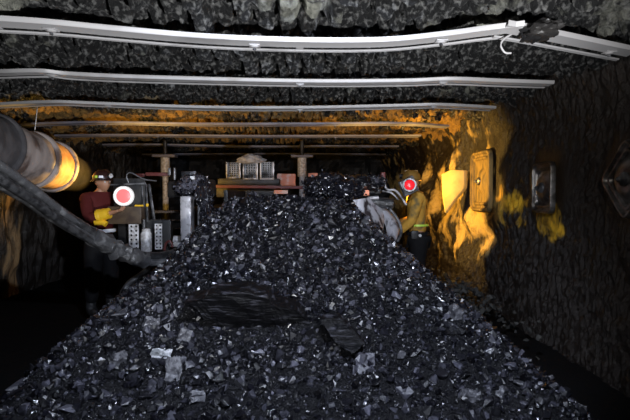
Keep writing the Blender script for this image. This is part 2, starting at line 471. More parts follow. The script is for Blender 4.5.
for (pl, W, mk, lab), bolts in zip(STRAPS, bolt_px):
    pts = smooth_path([on_roof(px, py, ZR) for px, py in pl])
    pts = [p for p in pts if p.x > XL + .08 and p.x < XR - .10]
    root = thing('roof_strap', lab, 'roof strap', pts[len(pts) // 2], 0, 'steel roof straps')
    b = bmesh.new()
    y0, y1, g0, g1 = -W / 2, W / 2, W * .06, W * .30

    def rail(ya, yb, lip):
        prof = [(ya, lip), (ya + .004, 0), (ya + .010, -.006), ((ya + yb) / 2, -.003), (yb - .010, -.006), (yb - .002, 0), (yb, .022),
                (yb - .006, .022), (yb - .012, .003), (ya + .012, .003), (ya + .006, lip)]
        rings = []
        for i, p in enumerate(pts):
            zz = 0
            rings.append([b.verts.new((p.x, p.y + a, p.z + c + zz)) for a, c in prof])
        n = len(prof)
        for r0, r1 in zip(rings, rings[1:]):
            for k in range(n): b.faces.new((r0[k], r1[k], r1[(k + 1) % n], r0[(k + 1) % n]))
        b.faces.new(rings[0]); b.faces.new(rings[-1][::-1])
    rail(y0, g0, .022); rail(g1, y1, .002)
    bmesh.ops.recalc_face_normals(b, faces=b.faces)
    mb = MB(); mb._add(b)
    for i in range(6, len(pts) - 2, 24):
        p = pts[i]; mb.box((p.x, p.y + (g0 + g1) / 2, p.z + .008), (.05, g1 - g0 + .02, .006), bev=0)
    mb.build('rail', M[mk], root)
    for px, py in bolts:
        c = on_roof(px, py, ZR)
        near = min(pts, key=lambda p: abs(p.x - c.x)); c = near + Vector((0, -.02, -.006))
        q = MB(); q.box(c + Vector((0, 0, -.004)), (.07, .07, .006), bev=.002)
        q.lathe([(0.03, 0), (.022, .008), (.016, .010), (0, .010)], c + Vector((0, 0, -.006)), (0, 0, -1), 20)
        bp = q.build('bolt_plate', M[mk], root)
        q = MB(); q.cyl(c + Vector((0, 0, -.018)), c + Vector((0, 0, -.034)), .012, n=6); q.build('bolt_head', M['steel_mid'], bp)
# curled tie wire and the hanging dark rag beside the strap joint
c = on_roof(507, 38, ZR - .02)
q = MB(); q.tube([c + Vector(v) for v in ((.04, 0, .03), (-.01, 0, .0), (-.035, 0, -.04), (-.01, 0, -.085), (.03, 0, -.09))], .006)
o = q.build('wire_hook', M['strap'])
tag(o, 'small curled wire hook hanging under the roof strap joint at upper right', 'wire hook')
c = on_roof(541, 27, ZR)
b = bmesh.new(); bmesh.ops.create_icosphere(b, subdivisions=4, radius=1)
for v in b.verts:
    n_ = v.co.copy(); v.co = Vector((n_.x * .10, n_.y * .13, n_.z * .05)) * (1 + .45 * fr(n_.x * 2.3, n_.y * 2.3, n_.z * 2.3 + 9))
q = MB(); q._add(b, Matrix.Translation(c + Vector((0, .0, -.02))))
o = q.build('rock_lump', M['steel_dark']); tag(o, 'black lump of roof rock wedged over the strap joint at upper right', 'rock')

# ------------------------------------------------------------------ rib plates


def rib_plate(name_l, py, pz, outline, m, thick=.05, group='pressed steel plates bolted to the right rib'):
    """outline: unit polygon in the wall plane (along y, up z)"""
    root = thing('rib_plate', name_l, 'wall plate', (XR - .02, py, pz), 0, group)
    c = Vector((XR - .02, py, pz))
    prof = [(1.0, .015), (1.0, .035), (.955, .062), (.90, .062), (.865, .035), (.80, .030), (.765, .048), (.71, .048), (.675, .026), (.40, .020), (.36, .020),
            (.27, .050), (.20, .060), (.13, .058), (0, .058)]
    b = bmesh.new(); rings = []
    for s, h in prof:
        if s == 0: rings.append([b.verts.new((-h, 0, 0))]); continue
        ring = []
        for (oy, oz) in outline:
            if s < .42:
                a = math.atan2(oz, oy); rad = .125 * s / .27
                ring.append(b.verts.new((-h, rad * math.cos(a), rad * math.sin(a))))
            else: ring.append(b.verts.new((-h, oy * s, oz * s)))
        rings.append(ring)
    n = len(outline)
    for r0, r1 in zip(rings, rings[1:]):
        for k in range(n):
            if len(r1) == 1: b.faces.new((r0[k], r0[(k + 1) % n], r1[0]))
            else: b.faces.new((r0[k], r0[(k + 1) % n], r1[(k + 1) % n], r1[k]))
    bmesh.ops.recalc_face_normals(b, faces=b.faces)
    q = MB(); q._add(b, Matrix.Translation(c)); q.build('plate', m, root)
    c2 = c + Vector((-.055, 0, 0))
    q = MB(); q.lathe([(0, 0), (.055, 0), (.05, .02), (.03, .035), (0, .035)], c2, (-1, 0, 0), 24)
    d = q.build('washer', M['steel_mid'], root)
    q = MB(); q.cyl(c2 + Vector((-.03, 0, 0)), c2 + Vector((-.055, 0, -.004)), .024, n=6); q.cyl(c2 + Vector((-.05, 0, 0)), c2 + Vector((-.068, 0, -.006)), .013)
    q.build('bolt', M['steel_mid'], root)
    return root


def round_poly(corners, r, k=6):
    out = []; n = len(corners)
    for i in range(n):
        p0, p1, p2 = Vector(corners[i - 1]), Vector(corners[i]), Vector(corners[(i + 1) % n])
        a = p1 + (p0 - p1).normalized() * r; c = p1 + (p2 - p1).normalized() * r
        for j in range(k + 1):
            t = j / k; out.append(tuple((1 - t) ** 2 * a + 2 * t * (1 - t) * p1 + t * t * c))
    dense = []
    for i in range(len(out)):
        a, c = Vector(out[i]), Vector(out[(i + 1) % len(out)])
        m_ = max(1, int((c - a).length / .03))
        for j in range(m_): dense.append(tuple(a.lerp(c, j / m_)))
    return dense


rect = lambda w, h, r: round_poly([(-w, -h), (w, -h), (w, h), (-w, h)], r)
rib_plate('upright rectangular pressed steel plate with rounded corners on the dark right rib', 4.60, 1.52, rect(.19, .25, .07), M['steel_plate'])
rib_plate('diamond-shaped pressed steel plate on the right rib at the picture edge', 3.40, 1.565,
          round_poly([(0, -.315), (.29, 0), (0, .315), (-.29, 0)], .07), M['steel_plate'])
M['plate_dust'] = mat('ochre_plate', (.26, .17, .05), .7, noise_scale=4, base2=(.10, .07, .03), bump=.7, bump_scale=14, stretch=(1, 5, 1))  # ochre with darker brown mottling
rib_plate('large ochre-brown rib plate lit yellow, farthest along the right rib', 6.22, 1.63, rect(.34, .40, .12), M['plate_dust'])

q = MB(); q.poly([at(442, 174, 6.68), at(452, 169, 6.64), (at(466, 170, 6.54)), at(466, 188, 6.54), at(455, 201, 6.62), at(446, 214, 6.68), at(443, 196, 6.68)], Vector((.06, .05, 0)), .012)
for k in range(1): pass
o = q.build('tilted_plate', mat('plate_lamp_yellow', (.75, .55, .18), .7, noise_scale=6, base2=(.6, .42, .12), bump=.2)); tag(o, 'bright yellow-lit tapering plate against the right rib behind the ochre-jacketed person', 'board')  # rib plate facing the lamp, its lit yellow put into the colour

# ------------------------------------------------------------------ ventilation duct
root = thing('ventilation_duct', 'large round ventilation duct along the left rib, one section coloured as if lit orange', 'duct', (-2.9, 5, 1.8))
A = at(-32, 139, 4.3); B = at(68, 170.5, 6.3)
ax = (B - A).normalized()
R0 = .315


def on_ax(px):
    lo_, hi_ = -2.0, 4.0
    for _ in range(50):
        t = (lo_ + hi_) / 2; p = A + ax * t
        x = p.x / p.y * F + VX
        if x < px: lo_ = t
        else: hi_ = t
    return A + ax * lo_


def duct_section(p0, p1, r0, r1, m, name='duct_section'):
    d = (p1 - p0); L = d.length; prof = [(0, 0), (r0 * .98, 0)]
    n = max(10, int(L / .05))
    for i in range(n + 1):
        t = i / n; prof.append((r0 + (r1 - r0) * t - .010 * math.sin(PI * t) + .006 * math.sin(t * L * 40), t * L))
    prof.append((0, L))
    b = bmesh.new(); q = MB(); q.lathe(prof, p0, d, 40)
    for v in q.bm.verts: v.co += v.normal * 0 + Vector((noise.noise(v.co * 5), noise.noise(v.co * 5 + Vector((9, 0, 0))), noise.noise(v.co * 5 + Vector((0, 9, 0))))) * .016
    return q.build(name, m, root)


p = [on_ax(-80), on_ax(-3), on_ax(37), on_ax(57)]
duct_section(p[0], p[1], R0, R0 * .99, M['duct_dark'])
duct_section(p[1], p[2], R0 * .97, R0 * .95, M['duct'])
M['duct_lamplit'] = mat('duct_lit_tint', (.62, .40, .20), .5, noise_scale=5, base2=(.42, .20, .08), bump=.2, bump_scale=7)  # lit copy of the duct skin, lamp orange painted in
duct_section(p[2], p[3], R0 * .96, R0 * .92, M['duct_lamplit'])
e0 = p[3]; e1 = at(92, 180, 7.1); e2 = at(112, 188, 7.7)
q = MB(); q.tube([e0 - ax * .03, e0.lerp(e1, .35), e1, e2], lambda t: R0 * (.90 - .36 * t), 32, wob=.05)
q.build('flexible_end', M['duct_end_shade'], root)
for i, (pp, rr) in enumerate([(p[1], R0 * 1.06), (p[2], R0 * 1.01), (p[3], R0 * .97)]):
    q = MB(); q.lathe([(rr - .03, -.03), (rr, -.03), (rr + .012, -.012), (rr + .012, .012), (rr, .03), (rr - .03, .03), (rr - .03, -.03)], pp, ax, 40)
    q.build('coupling_ring', M['duct_dark'] if i == 0 else M['duct'], root)
for px in (2, 44):
    c = on_ax(px)
    q = MB(); q.tube([c + Vector((-.05, 0, R0 * .9)), Vector((c.x - .02, c.y, (c.z + R0 + 2.5) / 2)), Vector((c.x, c.y, 2.50))], .006, 6)
    q.build('hanger_chain', M['steel_mid'], root)

# ------------------------------------------------------------------ sagging cable bundle at left
root = thing('cable_bundle', 'heavy black bundle of hoses sagging from upper left to the machine', 'hose bundle', at(60, 215, 3.9))
path = [(-60, 128, 2.7), (-5, 170, 2.95), (30, 192, 3.3), (62, 214, 3.7), (95, 235, 4.1), (122, 251, 4.4), (146, 260, 4.65), (168, 258, 4.85), (186, 249, 5.1)]
W_ = [at(*p) for p in path]
offs = [(.0, .035, .050, 'rubber'), (-.03, -.025, .048, 'rubber_grey'), (.035, -.045, .036, 'rubber'), (.05, .03, .03, 'rubber_grey')]
for dx, dz, r, mk in offs:
    tw = [w + Vector((dx * math.cos(i * .35), 0, dz + .012 * math.sin(i * 1.3))) for i, w in enumerate(W_)]
    q = MB(); q.tube(tw, lambda t, r=r: r * (1 - .28 * t), 16, wob=.12); q.build('hose', M[mk], root)
q = MB(); q.tube([W_[4] + Vector((0, 0, .0)), W_[5], W_[6] + Vector((0, 0, 0))], lambda t: .075 + .012 * math.sin(t * 34), 24, wob=.3)
q.build('tape_wrap', M['rubber_grey'], root)
c = at(3, 180, 2.98)
q = MB(); q.lathe([(0, 0), (.035, 0), (.035, .02), (.02, .028), (.02, .04), (0, .04)], c + Vector((0, -.06, 0)), (0.1, -1, .0), 20); q.build('clamp_bolt', M['steel_mid'], root)
q = MB(); q.tube([W_[0], at(-95, 95, 2.6), Vector((at(-100, 60, 2.6).x, 2.6, 2.30))], .05, 14); q.build('hose', M['rubber'], root)

# thin drooping hose below
q = MB(); q.tube([at(176, 250, 5.3), at(158, 262, 5.15), at(145, 272, 5.05), at(128, 285, 5.0), at(120, 305, 5.0), at(116, 335, 5.0)], .03, 14, wob=.15)
o = q.build('drooping_hose', M['rubber_grey']); tag(o, 'dusty grey hose drooping beside the left flank of the coal heap', 'hose')

# ------------------------------------------------------------------ coal chunks
PROTO = []
for i in range(36):
    b = bmesh.new()
    n = random.randint(9, 14); el = (random.uniform(.8, 1.3), random.uniform(.6, 1.0), random.uniform(.4, .85))
    for _ in range(n):
        v = Vector((random.gauss(0, 1), random.gauss(0, 1), random.gauss(0, 1))).normalized() * random.uniform(.8, 1)
        v = Vector([max(-.72, min(.72, c_)) for c_ in v])
        b.verts.new((v.x * el[0], v.y * el[1], v.z * el[2]))
    r = bmesh.ops.convex_hull(b, input=b.verts)
    for g in r['geom_interior'] + r['geom_unused']:
        if isinstance(g, bmesh.types.BMVert) and g.is_valid: b.verts.remove(g)
    bmesh.ops.triangulate(b, faces=b.faces)
    b.verts.index_update()
    PROTO.append((np.array([v.co[:] for v in b.verts]), np.array([[v.index for v in f.verts] for f in b.faces]))); b.free()


def rand_rot():
    q = rng.normal(size=4); q /= np.linalg.norm(q); w, x, y, z = q
    return np.array([[1 - 2 * (y * y + z * z), 2 * (x * y - z * w), 2 * (x * z + y * w)],
                     [2 * (x * y + z * w), 1 - 2 * (x * x + z * z), 2 * (y * z - x * w)],
                     [2 * (x * z - y * w), 2 * (y * z + x * w), 1 - 2 * (x * x + y * y)]])


def chunks(P, S, V0=None, F0=None):
    Vs, Fs, k = [], [], 0
    if V0 is not None: Vs.append(V0); Fs.append(F0); k = len(V0)
    for p, s in zip(P, S):
        v, f = PROTO[rng.integers(len(PROTO))]
        Vs.append((v * s) @ rand_rot().T + np.array(p)); Fs.append(f + k); k += len(v)
    return np.concatenate(Vs), np.concatenate(Fs)


def smin(vals, k=.12):
    return -k * math.log(sum(math.exp(-v / k) for v in vals))


HOLLOW = at(240, 318, 3.42)


def heap_raw(x, y):
    xL = -2.24 + (5.2 - y) * .11; xR = 2.05 - (5.2 - y) * .085
    zl = 1.04 * (x - xL); zl -= .15 * min(1, max(0, (zl - .42) / .4)); zr = .885 * (xR - x)
    if y <= 5.15: zf = 1.44 - .49 * (5.15 - y) - .02 * math.sin(y * 5)
    else: zf = 1.44 - 2.3 * (y - 5.15)
    zf = max(zf, .10 * min(1, max(0, (y - .9)) * 2))
    return smin([zl, zr, zf, 1.56], .05)


def heap(x, y):
    z = heap_raw(x, y)
    if z < -.3: return z
    z += .035 * fr(x * 2.2, y * 2.2, 71) + .022 * fr(x * 7, y * 7, 73) + .012 * fr(x * 20, y * 20, 75, .8, 3)
    # hollow under the big slab
    dx, dy = (x - HOLLOW.x) / .46, (y - 3.30) / .20
    z -= .12 * math.exp(-(dx * dx + dy * dy) ** 1.5)
    return z


hx = np.arange(-2.7, 2.5, .035); hy = np.arange(.9, 6.6, .035)
HV = np.array([(x, y, heap(x, y)) for y in hy for x in hx]); nu, nv = len(hx), len(hy)
ii = np.arange(nu * nv).reshape(nv, nu)
T1 = np.stack([ii[:-1, :-1], ii[:-1, 1:], ii[1:, 1:]], -1).reshape(-1, 3); T2 = np.stack([ii[:-1, :-1], ii[1:, 1:], ii[1:, :-1]], -1).reshape(-1, 3)
HF = np.concatenate([T1, T2]); keep = (HV[HF][:, :, 2] > -.12).any(1); HF = HF[keep]
HV[:, 2] = np.maximum(HV[:, 2], -.12)
used = np.unique(HF); remap = np.zeros(len(HV), int); remap[used] = np.arange(len(used)); HV2 = HV[used]; HF2 = remap[HF]


def visible(x, y, z):
    px = x / y * F + VX; py = VY - (z - CAMZ) / y * F
    return -20 < px < 650 and 150 < py < 445


P, S = [], []
N_BIG = 300
cand = []
while len(P) < 34000:
    y = rng.uniform(1.9, 5.9); x = rng.uniform(-2.4, 2.2)
    z = heap_raw(x, y)
    if z < .0: continue
    if not visible(x, y, z) and rng.random() > .15: continue
    if y > 5.3 and rng.random() > .3: continue
    if rng.random() > (y / 5.0) ** 1.0 + .25: continue
    s = .0065 + .010 * rng.pareto(2.1)
    s = min(s, .045)
    z = heap(x, y)
    P.append((x, y, z + s * .35)); S.append(s)
V, Fc = chunks(P, S, HV2, HF2)
o = np_mesh('coal_heap', V, Fc, M['coal'], False)
o.data.materials.append(M['fines']); o.data.polygons.foreach_set('material_index', (np.arange(len(o.data.polygons)) < len(HF2)).astype(np.int32))
tag(o, 'steep black heap of broken coal filling the middle of the entry', 'coal heap', kind='stuff')

# the larger lumps: each an object of its own
lump_mesh = []
for i, (v, f) in enumerate(PROTO):
    for mk in ('coal', 'coal_bright'):
        me = bpy.data.meshes.new('coal_lump'); me.from_pydata([tuple(a) for a in v], [], [tuple(int(c_) for c_ in a) for a in f])
        bb = bmesh.new(); bb.from_mesh(me); bmesh.ops.bevel(bb, geom=bb.edges[:], offset=.05, segments=1, affect='EDGES'); bb.to_mesh(me); bb.free()
        me.materials.append(M[mk]); lump_mesh.append(me)
zones = {
    'left': 'black coal lump on the left flank of the heap, one of many alike',
    'right': 'black coal lump on the right flank of the heap, one of many alike',
    'foot': 'black coal lump near the foot of the heap, one of many alike',
    'upper': 'black coal lump high on the face of the heap, one of many alike',
}
cnt = 0
taken = []


def place_lump(x, y, s, me, label, group, sc=None, rot=None, dz=.45, cat='coal lump'):
    o = bpy.data.objects.new('coal_lump', me); COL.objects.link(o)
    o.location = (x, y, heap(x, y) + s * dz)
    o.rotation_euler = rot or (rng.uniform(-.6, .6), rng.uniform(-.6, .6), rng.uniform(0, 6.28))
    o.scale = sc or (s * rng.uniform(.85, 1.2), s * rng.uniform(.75, 1.1), s * rng.uniform(.7, 1.1))
    tag(o, label, cat, group); taken.append((x, y, s)); return o


def hit(px, py):
    y = 1.5
    while y < 6:
        p = at(px, py, y)
        if p.z <= heap(p.x, p.y): return p
        y += .01
    return None


def single(px, py, w, h, mk, label, rot, cat='coal lump', seed=0, depth=.6):
    p = hit(px, py); k = p.y / F
    q = MB(); b = bmesh.new(); bmesh.ops.create_cube(b, size=1)
    bmesh.ops.subdivide_edges(b, edges=b.edges[:], cuts=2, use_grid_fill=True)
    for v in b.verts:
        v.co = Vector((v.co.x * w * k, v.co.y * min(w, h) * k * depth, v.co.z * h * k)) + Vector([noise.noise(v.co * 2.1 + Vector((seed, j * 7, 0))) for j in range(3)]) * (.34 * min(w, h) * k)
    bmesh.ops.triangulate(b, faces=b.faces)
    q._add(b, Matrix.Translation(p + Vector((0, -.02, .025))) @ Euler(rot).to_matrix().to_4x4())
    o = q.build('coal_lump' if cat != 'stone' else 'pale_stone', M[mk], smooth=False); tag(o, label, cat)
    taken.append((p.x, p.y, max(w, h) * k * .5)); return o


single(162, 357, 17, 9, 'stone_pale', 'bright white stone on the left side of the coal heap', (.25, .05, .1), 'stone', 1)
single(174, 372, 14, 22, 'coal_bright', 'tall grey block of coal just below the bright white stone', (-.3, .1, .15), seed=2, depth=.5)
single(185, 340, 11, 15, 'coal_bright', 'grey faceted lump above and right of the bright white stone', (-.2, .3, .3), seed=3)
single(152, 327, 13, 12, 'coal_bright', 'rounded grey lump above the bright white stone', (.2, .3, .5), seed=4)
single(120, 362, 12, 13, 'coal_bright', 'grey lump left of the bright white stone', (.3, .2, .6), seed=5)
single(472, 404, 20, 12, 'coal_bright', 'wide grey lump at the lower right foot of the heap', (.3, .1, .2), seed=6)
single(506, 400, 10, 10, 'coal_bright', 'pale lump right of the wide grey lump at lower right', (.3, .3, .7), seed=7)
single(458, 318, 15, 13, 'coal_bright', 'grey tumbling lump on the right edge of the heap', (.3, .5, .4), seed=8)
single(365, 370, 16, 20, 'coal', 'dark pointed slab standing low on the middle of the heap', (-.3, .3, .3), seed=9, depth=.3)
single(197, 401, 14, 10, 'coal_bright', 'grey flat lump at the foot of the heap left of centre', (.3, .1, .5), seed=10)

# big slabs across the front of the heap


def slab(px_outline, Y0, slope, thick, mk, label, name='coal_slab', off=0.0):
    """px outline laid on a plane through depth Y0 that leans back by `slope` per metre of height"""
    cen = Vector((sum(p_[0] for p_ in px_outline) / len(px_outline), sum(p_[1] for p_ in px_outline) / len(px_outline)))
    zc = at(cen.x, cen.y, Y0).z
    pts = []
    for px, py in px_outline:
        Y = Y0
        for _ in range(6): Y = Y0 + slope * (at(px, py, Y).z - zc)
        pts.append(at(px, py, Y))
    nrm = Vector((0, 1, -slope)).normalized()
    b = bmesh.new(); f = b.faces.new([b.verts.new(p_) for p_ in pts])
    g = bmesh.ops.extrude_face_region(b, geom=[f]); bmesh.ops.translate(b, vec=Vector((0, 1, .15)) * thick, verts=[v for v in g['geom'] if isinstance(v, bmesh.types.BMVert)])
    bmesh.ops.triangulate(b, faces=b.faces); bmesh.ops.subdivide_edges(b, edges=b.edges[:], cuts=5, use_grid_fill=True)
    for v in b.verts:
        v.co += Vector((0, 1, 0)) * (.03 * fr(v.co.x * 4, v.co.z * 14, 5) + .02 * noise.noise(Vector((v.co.x * 3, 1, (v.co.z + .3 * v.co.x) * 45)))) + Vector((0, 0, .012)) * noise.noise(v.co * 15)
    bmesh.ops.recalc_face_normals(b, faces=b.faces)
    q = MB(); q._add(b); o = q.build(name, M[mk], smooth=False); tag(o, label, 'coal slab'); return o


slab([(184, 303), (204, 299), (208, 294), (246, 292), (268, 297), (271, 305), (296, 311), (310, 324), (300, 325), (291, 322), (272, 326), (262, 334), (240, 337), (228, 329), (206, 322), (198, 311)],
     3.24, -1.05, .2, 'coal_slab', 'big dark layered coal slab jutting from the middle of the heap')
slab([(296, 290), (303, 283), (309, 296), (306, 315), (298, 318), (293, 305)], 3.62, .3, .07, 'coal', 'small upright sliver of coal right of the big dark slab')
slab([(320, 322), (340, 318), (366, 346), (352, 356), (336, 344)], 3.02, .7, .08, 'coal_slab', 'slanting flat slab below right of the big dark slab')

while cnt < 288:
    y = rng.uniform(2.3, 5.1); x = rng.uniform(-2.1, 1.95); z = heap_raw(x, y)
    if z < .05: continue
    px = x / y * F + VX; py = VY - (z - CAMZ) / y * F
    if not (5 < px < 625 and 200 < py < 417): continue
    if 180 < px < 312 and 285 < py < 342: continue
    s = rng.uniform(.030, .058) * (1.0 if rng.random() < .85 else 1.35)
    if any((x - a) ** 2 + (y - c_) ** 2 < (s * .9 + r_ * .9) ** 2 for a, c_, r_ in taken): continue
    zone = 'foot' if py > 365 else 'upper' if py < 270 else 'left' if px < 300 else 'right'
    bright = rng.random() < .13
    me = lump_mesh[2 * int(rng.integers(len(PROTO))) + (1 if bright else 0)]
    place_lump(x, y, s, me, zones[zone], 'coal lumps, ' + zone + ' part of the heap'); cnt += 1

# ------------------------------------------------------------------ the mining machine
mm = thing('mining_machine', 'dark coal-caked mining machine standing behind the heap between the two workers', 'mining machine', (-.55, 7.2, 0))
q = MB(); q.box((-.45, 7.7, .72), (2.3, 3.2, .62), bev=.04); q.box((-.45, 7.9, 1.14), (2.3, 2.4, .28), bev=.04)
q.box((-.5, 9.6, .8), (2.6, .7, .9), bev=.06)
chassis = q.build('chassis', M['steel_dark'], mm)
for sx in (-1.62, .78):
    q = MB(); pts = [(5.9, .28), (6.1, .08), (9.1, .08), (9.3, .28), (9.1, .52), (6.1, .52)]
    q.poly([Vector((sx - .2, a, c_)) for a, c_ in pts], Vector((.4, 0, 0)), .02)
    tr = q.build('crawler_track', M['steel_dark'], mm)
    for k in range(14):
        q = MB(); q.box((sx, 6.15 + k * .22, .055), (.44, .06, .05), bev=.008); q.build('track_shoe', M['steel_mid'], tr)
# conveyor trough feeding the heap
q = MB(); q.box((-.3, 6.5, 1.36), (1.1, 1.8, .06)); q.box((-.86, 6.5, 1.42), (.05, 1.8, .18)); q.box((.26, 6.5, 1.42), (.05, 1.8, .18))
conv = q.build('conveyor_trough', M['steel_dark'], mm)
for k in range(7):
    q = MB(); q.box((-.3, 5.8 + k * .25, 1.405), (1.05, .05, .03)); q.build('flight_bar', M['steel_mid'], conv)
# reddish cross rail and guards
q = MB(); q.bar(at(212, 186.5, 7.2), at(305, 187.5, 7.2), .05, .045); q.build('cross_rail', M['red'], mm)
q = MB(); q.box(at(159, 174.5, 6.05), (.28, .05, .045)); q.box(at(143, 175.5, 6.05), (.10, .05, .04)); q.build('guard_strip', M['red'], mm)
q = MB(); q.box(at(286.5, 180, 7.8), (.30, .10, .20), bev=.015); q.build('salmon_panel', M['salmon'], mm)
q = MB(); q.box(at(313, 175, 7.8), (.16, .06, .06)); q.box(at(281, 192, 7.0), (.2, .05, .06)); q.box(at(324, 178, 7.6), (.14, .06, .05)); q.build('guard_strip', M['salmon'], mm)
# left frame: upper box with lamp, brown panel, perforated strips, cylinder
q = MB()
q.box(at(132, 193, 5.62), (.36, .05, .34), bev=.01)
q.build('lamp_plate', M['steel_dark'], mm)
q = MB(); q.box(at(131, 214.5, 5.66), (.38, .30, .20), bev=.012); q.build('valve_box', M['brown'], mm)
q = MB(); q.bar(at(148, 184, 5.58), at(149, 222, 5.58), .025, .025); q.bar(at(144, 186, 5.56), at(145, 206, 5.56), .018, .018); q.bar(at(113, 185, 5.58), at(148, 183.5, 5.58), .02, .02)
q.bar(at(151, 184, 5.75), at(156, 222, 5.75), .03, .03)
q.build('edge_frame', M['steel_mid'], mm)
for px_, py_, w_, h_ in ((141, 205.5, .10, .02), (149, 205, .03, .035)):
    q = MB(); q.box(at(px_, py_, 5.54), (w_, .02, h_)); q.build('yellow_marker', M['yellow'], mm)


def lamp(px, py, Y, r, ring_m, lens_m, ax_, holder):
    c = at(px, py, Y); ax_ = Vector(ax_).normalized()
    root_ = bpy.data.objects.new('marker_lamp', None); COL.objects.link(root_)
    q = MB(); q.lathe([(0, -.05), (r * .8, -.05), (r, -.02), (r, .015), (r * .93, .028), (r * .74, .028), (r * .70, .012), (0, .012)], c, ax_, 36)
    o = q.build('marker_lamp', ring_m, mm)
    bpy.data.objects.remove(root_)
    q = MB(); q.lathe([(r * .71, .012), (r * .66, .024), (r * .4, .034), (0, .038)], c, ax_, 36); q.build('lens', lens_m, o)
    return o


lamp(126, 196, 5.50, .112, mat('lamp_ring', (.8, .8, .8), .4, emit=(1, .97, .95), emit_s=.55), M['lens_pink'], (.05, -1, 0), None)
# wire loop on top
q = MB(); q.tube([at(131, 183, 5.6), at(129, 176, 5.6), at(133, 173, 5.6), at(143, 178, 5.6), at(149, 180, 5.6), at(158, 181, 5.7)], .007, 8); q.build('wire_loop', M['steel_mid'], mm)
# perforated strips with real holes
for (x0, x1, y0, y1, nc, nr) in ((130.5, 140, 224, 250, 2, 6), (156, 163, 223.5, 249, 2, 7)):
    Yp = 5.45; a = at(x0, y1, Yp); c2 = at(x1, y0, Yp); w, h = c2.x - a.x, c2.z - a.z
    b = bmesh.new(); cw, ch = w / nc, h / nr; K = 12; r_ = min(cw, ch) * .27
    for i in range(nc):
        for j in range(nr):
            cx, cz = a.x + cw * (i + .5), a.z + ch * (j + .5)
            inn, out = [], []
            for k in range(K):
                t = 2 * PI * k / K + PI / 4; dx, dz = math.cos(t), math.sin(t)
                inn.append(b.verts.new((cx + r_ * dx, Yp, cz + r_ * dz)))
                m_ = max(abs(dx), abs(dz)); out.append(b.verts.new((cx + cw / 2 * dx / m_, Yp, cz + ch / 2 * dz / m_)))
            for k in range(K): b.faces.new((inn[k], out[k], out[(k + 1) % K], inn[(k + 1) % K]))
    bmesh.ops.remove_doubles(b, verts=b.verts, dist=1e-5)
    g = bmesh.ops.extrude_face_region(b, geom=b.faces[:]); bmesh.ops.translate(b, vec=(0, .012, 0), verts=[v for v in g['geom'] if isinstance(v, bmesh.types.BMVert)])
    bmesh.ops.recalc_face_normals(b, faces=b.faces)
    q = MB(); q._add(b); q.build('perforated_strip', M['white'], mm)
q = MB(); q.box(at(147, 240, 5.72), (.62, .10, .5), bev=.02); q.build('inner_frame', M['steel_dark'], mm)
q = MB(); q.lathe([(0, 0), (.055, 0), (.06, .01), (.06, .20), (.045, .225), (.045, .25), (.03, .26), (0, .26)], at(147.5, 251, 5.45), (0, 0, 1), 28); q.build('hydraulic_cylinder', M['white'], mm)
q = MB(); q.cyl(at(145.5, 228, 5.47), at(145.5, 219, 5.47), .022); q.build('piston_rod', M['steel_mid'], mm)
q = MB(); q.box(at(178, 238.5, 5.55), (.09, .06, .07), bev=.012); q.box(at(179, 244, 5.5), (.10, .08, .05), bev=.012); q.build('junction_box', M['white'], mm)
q = MB(); q.tube([at(165, 250, 5.45), at(167, 243, 5.45), at(171, 241, 5.45), at(174, 247, 5.45)], .014, 8); q.build('red_hose', M['red'], mm)
q = MB(); q.box(at(167, 211.5, 5.9), (.34, .12, .03), bev=.006); q.box(at(166, 220, 5.9), (.34, .12, .018), bev=.004); q.build('cross_shelf', M['brown'], mm)
# pale upright column
q = MB(); c0 = at(188.5, 252, 5.35); c1 = at(188, 196, 5.35); q.bar(c0, c1, .175, .12, .02)
q.build('upright_column', M['steel_pale'], mm)
q = MB(); q.box(at(203, 219, 5.5), (.035, .04, .16), bev=.01); q.build('side_marker', M['salmon'], mm)
q = MB(); q.bar(at(200, 205, 5.45), at(199, 245, 5.45), .03, .03); q.build('edge_frame', M['steel_mid'], mm)
# arm that carries the caked coal on the left
q = MB(); q.bar(at(172, 190, 5.75), at(214, 188, 5.6), .18, .20, .03); q.build('side_arm', M['steel_dark'], mm)
# top details above left column
q = MB(); q.box(at(190, 174.5, 5.75), (.17, .05, .07), bev=.01); q.box(at(171, 172, 5.8), (.03, .03, .09)); q.cyl(at(176, 180, 5.7), at(176, 168, 5.7), .016); q.build('bracket', M['steel_mid'], mm)
q = MB(); q.box(at(193.5, 178, 5.40), (.055, .03, .04), bev=.008); q.build('small_lamp', M['white'], mm)
# right arm, chute plates, roller
q = MB(); q.bar(at(306, 190, 5.75), at(380, 186, 5.75), .22, .20, .03); q.build('side_arm', M['steel_dark'], mm)
q = MB(); q.box(at(383, 179, 5.7), (.05, .10, .16), bev=.012); q.build('red_bracket', M['red'], mm)
q = MB(); q.box(at(365, 193, 5.55), (.10, .06, .07), bev=.015); q.build('orange_bracket', M['salmon'], mm)


def curved_plate(edge_a, edge_b, m, name, th=.02):
    """ruled sheet between two px,py,Y polylines"""
    A_ = smooth_path([at(*p_) for p_ in edge_a]); B_ = smooth_path([at(*p_) for p_ in edge_b]); b = bmesh.new()
    rows = []
    for a, c_ in zip(A_, B_): rows.append([b.verts.new(a.lerp(c_, t / 6) + Vector((0, -.05 * math.sin(PI * t / 6), 0))) for t in range(7)])
    for r0, r1 in zip(rows, rows[1:]):
        for k in range(6): b.faces.new((r0[k], r0[k + 1], r1[k + 1], r1[k]))
    g = bmesh.ops.extrude_face_region(b, geom=b.faces[:]); bmesh.ops.translate(b, vec=(0, th, 0), verts=[v for v in g['geom'] if isinstance(v, bmesh.types.BMVert)])
    bmesh.ops.recalc_face_normals(b, faces=b.faces)
    q = MB(); q._add(b); return q.build(name, m, mm)


